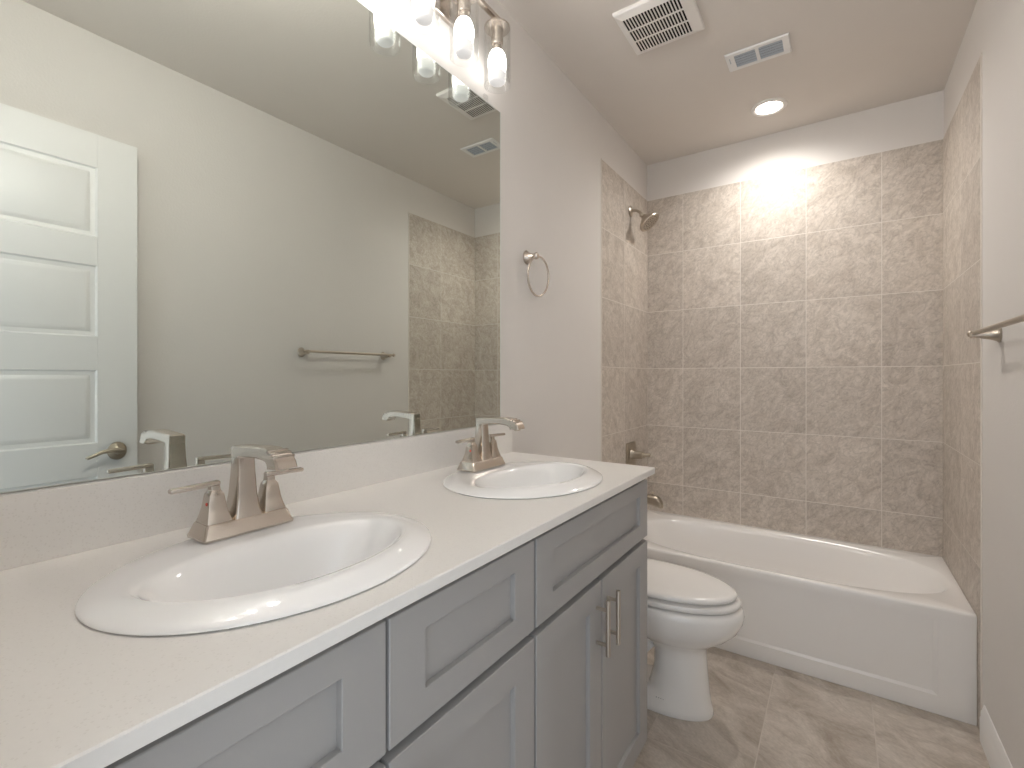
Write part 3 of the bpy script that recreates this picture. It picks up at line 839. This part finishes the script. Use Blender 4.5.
# ------------------------------------------------------------------ toilet
TYC = 2.0
def egg(xb, xf, hw, z, n=2.0, frac=0.45, N_=56):
    xc = xb + (xf-xb)*frac
    r = []
    for i in range(N_):
        t = 2*PI*i/N_
        c, s = math.cos(t), math.sin(t)
        if c >= 0: x = xc + (xf-xc)*c; y = hw*s
        else:
            k = 2.0/n
            x = xc - (xc-xb)*abs(c)**k; y = hw*math.copysign(abs(s)**k, s)
        r.append((x, TYC+y, z))
    return r
toi = thing('toilet', 'white toilet with closed lid between the vanity and the bathtub', 'toilet', (0.40, TYC, 0.0))
bm = B()
add_loft(bm, [egg(0.14, 0.674, 0.104, 0.0, 3.2, 0.62), egg(0.14, 0.677, 0.107, 0.006, 3.2, 0.62), egg(0.15, 0.674, 0.105, 0.026, 3.2, 0.62), egg(0.22, 0.668, 0.099, 0.046, 3.0, 0.66),
              egg(0.43, 0.662, 0.094, 0.085, 2.8, 0.45), egg(0.450, 0.655, 0.091, 0.16, 2.8, 0.45), egg(0.452, 0.650, 0.089, 0.225, 2.8, 0.45), egg(0.44, 0.650, 0.090, 0.255, 2.6, 0.46), egg(0.40, 0.662, 0.100, 0.276, 2.4, 0.48),
              egg(0.35, 0.688, 0.122, 0.293, 2.3, 0.48), egg(0.29, 0.730, 0.152, 0.322, 2.2, 0.46), egg(0.25, 0.762, 0.172, 0.354, 2.2, 0.45), egg(0.22, 0.782, 0.185, 0.392, 2.3, 0.44),
              egg(0.20, 0.788, 0.190, 0.418, 2.4, 0.44), egg(0.20, 0.785, 0.188, 0.436, 2.4, 0.44), egg(0.205, 0.777, 0.181, 0.446, 2.4, 0.44), egg(0.22, 0.755, 0.165, 0.448, 2.4, 0.44)])
bowl = obj('bowl', bm, M['tporc'], toi, angle=60)
bm = B()
add_tube(bm, [(0.43, TYC, 0.20), (0.36, TYC, 0.26), (0.29, TYC, 0.27), (0.23, TYC, 0.22), (0.20, TYC, 0.14), (0.20, TYC, 0.02)], [0.055, 0.058, 0.058, 0.060, 0.062, 0.065], 24)
add_box(bm, (0.06, TYC-0.105, 0.34), (0.33, TYC+0.105, 0.449), 0.02, 4)
obj('trapway', bm, M['tporc'], toi, angle=60)
bm = B()
add_loft(bm, [egg(0.24, 0.735, 0.150, 0.4485, 2.4, 0.44), egg(0.24, 0.735, 0.150, 0.4555, 2.4, 0.44), egg(0.20, 0.772, 0.182, 0.4565, 2.4, 0.44), egg(0.20, 0.776, 0.185, 0.462, 2.4, 0.44), egg(0.20, 0.776, 0.185, 0.470, 2.4, 0.44), egg(0.205, 0.771, 0.181, 0.476, 2.4, 0.44), egg(0.22, 0.752, 0.165, 0.4775, 2.4, 0.44)])
obj('seat', bm, M['seat'], toi, angle=50)
bm = B()
add_loft(bm, [egg(0.24, 0.722, 0.142, 0.478, 2.4, 0.44), egg(0.24, 0.722, 0.142, 0.4850, 2.4, 0.44), egg(0.20, 0.757, 0.173, 0.4860, 2.4, 0.44), egg(0.195, 0.762, 0.177, 0.490, 2.4, 0.44), egg(0.195, 0.762, 0.177, 0.497, 2.4, 0.44), egg(0.20, 0.756, 0.172, 0.5035, 2.4, 0.44), egg(0.215, 0.740, 0.158, 0.507, 2.4, 0.44), egg(0.28, 0.665, 0.11, 0.510, 2.2, 0.44), egg(0.40, 0.545, 0.05, 0.5115, 2.0, 0.44)])
obj('lid', bm, M['seat'], toi, angle=50)
for dy in (-0.075, 0.075):
    bm = B(); add_tube(bm, [(0.205, TYC+dy-0.02, 0.476), (0.205, TYC+dy+0.02, 0.476)], 0.013, 14); obj('hinge', bm, M['seat'], toi)
bm = B(); 
add_loft(bm, [[(p[0], p[1], z) for p in rrect(0.012+d, 0.195-d*0.6, TYC-0.225+d, TYC+0.225-d, 0.03, 5)] for z, d in ((0.45, 0.025), (0.47, 0.012), (0.60, 0.004), (0.80, 0.0))])
tank = obj('tank', bm, M['tporc'], toi, angle=50)
bm = B()
add_loft(bm, [[(p[0], p[1], z) for p in rrect(0.006+d, 0.205-d, TYC-0.234+d, TYC+0.234-d, 0.03, 5)] for z, d in ((0.8005, 0.004), (0.806, 0.0), (0.826, 0.0), (0.835, 0.008))])
obj('tank_lid', bm, M['tporc'], tank, angle=50)
bm = B(); add_tube(bm, [(0.195, TYC-0.15, 0.74), (0.212, TYC-0.15, 0.74), (0.214, TYC-0.13, 0.738), (0.214, TYC-0.08, 0.733)], [0.010, 0.010, 0.008, 0.006], 12); obj('flush_lever', bm, M['satin'], tank)
bm = B()
for k in range(4): add_box(bm, (0.478+k*0.009, TYC-0.0975, 0.050), (0.484+k*0.009, TYC-0.0925, 0.060), 0.001, 1)
obj('foot_mark', bm, M['mark'], toi)
for sg in (-1, 1):
    bm = B(); add_lathe(bm, [(0.0005, 0.028), (0.015, 0.024), (0.015, 0.045), (0.010, 0.056), (0.0005, 0.058)], (0.30, TYC+sg*0.100, 0.0), 'z', 20); obj('bolt_cap', bm, M['tporc'], toi)
